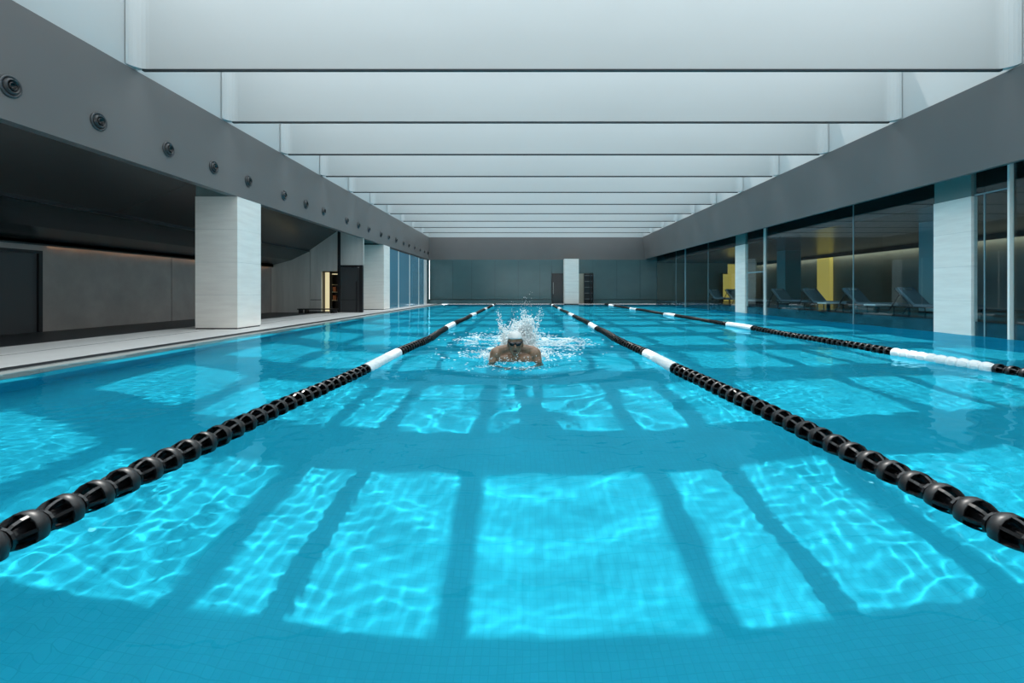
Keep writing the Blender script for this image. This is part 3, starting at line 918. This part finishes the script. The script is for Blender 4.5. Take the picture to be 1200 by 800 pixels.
# ------------------------------------------------------------------ splash and foam
def blobs(name, C, R, D, m, label, cat):
    """many small water drops as one mesh; R radii, D stretch directions (scaled)"""
    t = (1 + 5 ** 0.5) / 2
    V = np.array([(-1, t, 0), (1, t, 0), (-1, -t, 0), (1, -t, 0), (0, -1, t), (0, 1, t), (0, -1, -t), (0, 1, -t), (t, 0, -1), (t, 0, 1), (-t, 0, -1), (-t, 0, 1)], float)
    V /= np.linalg.norm(V[0])
    F = np.array([(0, 11, 5), (0, 5, 1), (0, 1, 7), (0, 7, 10), (0, 10, 11), (1, 5, 9), (5, 11, 4), (11, 10, 2), (10, 7, 6), (7, 1, 8), (3, 9, 4), (3, 4, 2), (3, 2, 6), (3, 6, 8), (3, 8, 9), (4, 9, 5), (2, 4, 11), (6, 2, 10), (8, 6, 7), (9, 8, 1)])
    n = len(C)
    VV = V[None] * R[:, None, :]
    dot = (VV * D[:, None, :]).sum(-1, keepdims=True)
    VV = VV + dot * D[:, None, :]
    VV = VV + C[:, None, :]
    FF = (F[None] + (np.arange(n) * 12)[:, None, None]).reshape(-1, 3)
    me = bpy.data.meshes.new(name)
    me.vertices.add(n * 12); me.vertices.foreach_set('co', VV.astype(np.float32).ravel())
    me.loops.add(len(FF) * 3); me.polygons.add(len(FF))
    me.loops.foreach_set('vertex_index', FF.astype(np.int32).ravel())
    me.polygons.foreach_set('loop_start', np.arange(0, len(FF) * 3, 3, dtype=np.int32))
    me.update(calc_edges=True)
    me.polygons.foreach_set('use_smooth', np.ones(len(FF), dtype=bool))
    me.materials.append(m)
    o = bpy.data.objects.new(name, me); link(o)
    return tag(o, label, cat, kind='stuff')

C, R, D = [], [], []
r = np.random.default_rng(3)
def jet(x, y, top_x, top_z, n, spread, size, y2=0.0):
    for _ in range(n):
        t = r.uniform(0, 1) ** 1.5
        wd = spread * (1.0 - 0.45 * t)
        c = np.array([x + (top_x - x) * t + r.normal(0, wd), y + y2 * t + r.normal(0, wd * 0.8), top_z * t * r.uniform(0.85, 1.05) + abs(r.normal(0, 0.02))])
        s = size * r.uniform(0.35, 1.0) * (1.25 - 0.8 * t)
        d = np.array([(top_x - x) * 0.8, 0, top_z]); d /= np.linalg.norm(d)
        C.append(c); R.append([s, s, s]); D.append(d * r.uniform(0.2, 1.1))
bx, by = SWX, SWY + 0.42
jet(bx + 0.02, by, bx + 0.04, 0.48, 2200, 0.10, 0.016)
jet(bx + 0.14, by, bx + 0.18, 0.54, 2000, 0.075, 0.016)
jet(bx + 0.08, by, bx + 0.11, 0.66, 700, 0.055, 0.012)
jet(bx - 0.10, by, bx - 0.14, 0.44, 700, 0.06, 0.011)
jet(bx - 0.14, by, bx - 0.24, 0.64, 420, 0.03, 0.010)
jet(bx + 0.20, by, bx + 0.34, 0.66, 420, 0.035, 0.010)
jet(bx + 0.06, by, bx + 0.12, 0.80, 160, 0.035, 0.009)
jet(bx + 0.18, by, bx + 0.20, 0.90, 80, 0.025, 0.008)
jet(bx - 0.05, by, bx - 0.02, 0.74, 120, 0.04, 0.009)
for s in (-1, 1):
    jet(bx + s * 0.30, by - 0.2, bx + s * 0.42, 0.12, 260, 0.09, 0.010)
# droplets running in front of the chest
for _ in range(90):
    C.append(np.array([SWX + r.normal(0, 0.17), SWY - 0.16 - abs(r.normal(0, 0.06)), abs(r.normal(0, 0.05)) + 0.004])); q = r.uniform(0.002, 0.006)
    R.append([q, q, q]); D.append(np.array([0, 0, r.uniform(0.2, 1.2)]))
blobs('water_splash', np.array(C), np.array(R), np.array(D), M_splash, 'white spray of water thrown up behind the swimmer', 'splash')

C, R, D = [], [], []
def foam(x, y, sx, sy, n, size):
    for _ in range(n):
        px, py = x + r.normal(0, sx), y + r.normal(0, sy)
        v = math.sin(px * 9 + 2 * math.sin(py * 5)) * math.sin(py * 6 + 1.5 * math.sin(px * 7))
        if v < r.uniform(-0.5, 0.7): continue
        s = size * r.uniform(0.4, 1.1)
        C.append(np.array([px, py, 0.004 + r.uniform(0, 0.012)])); R.append([s * 1.5, s * 1.2, s * 0.35]); D.append(np.zeros(3))
foam(-0.75, 8.6, 0.24, 0.45, 1700, 0.015)
foam(0.55, 8.4, 0.28, 0.40, 1900, 0.016)
foam(SWX, 6.75, 0.40, 0.30, 1500, 0.014)
foam(SWX, 7.6, 0.30, 0.6, 1200, 0.013)
foam(SWX - 0.05, 5.6, 0.30, 0.12, 300, 0.010)
foam(SWX, 9.6, 0.5, 0.8, 1000, 0.015)
C = np.array(C); C[:, 2] += wave_height(C[:, 0], C[:, 1])
blobs('water_foam', C, np.array(R), np.array(D), M_foam, 'white churned foam lying on the water behind the swimmer', 'foam')
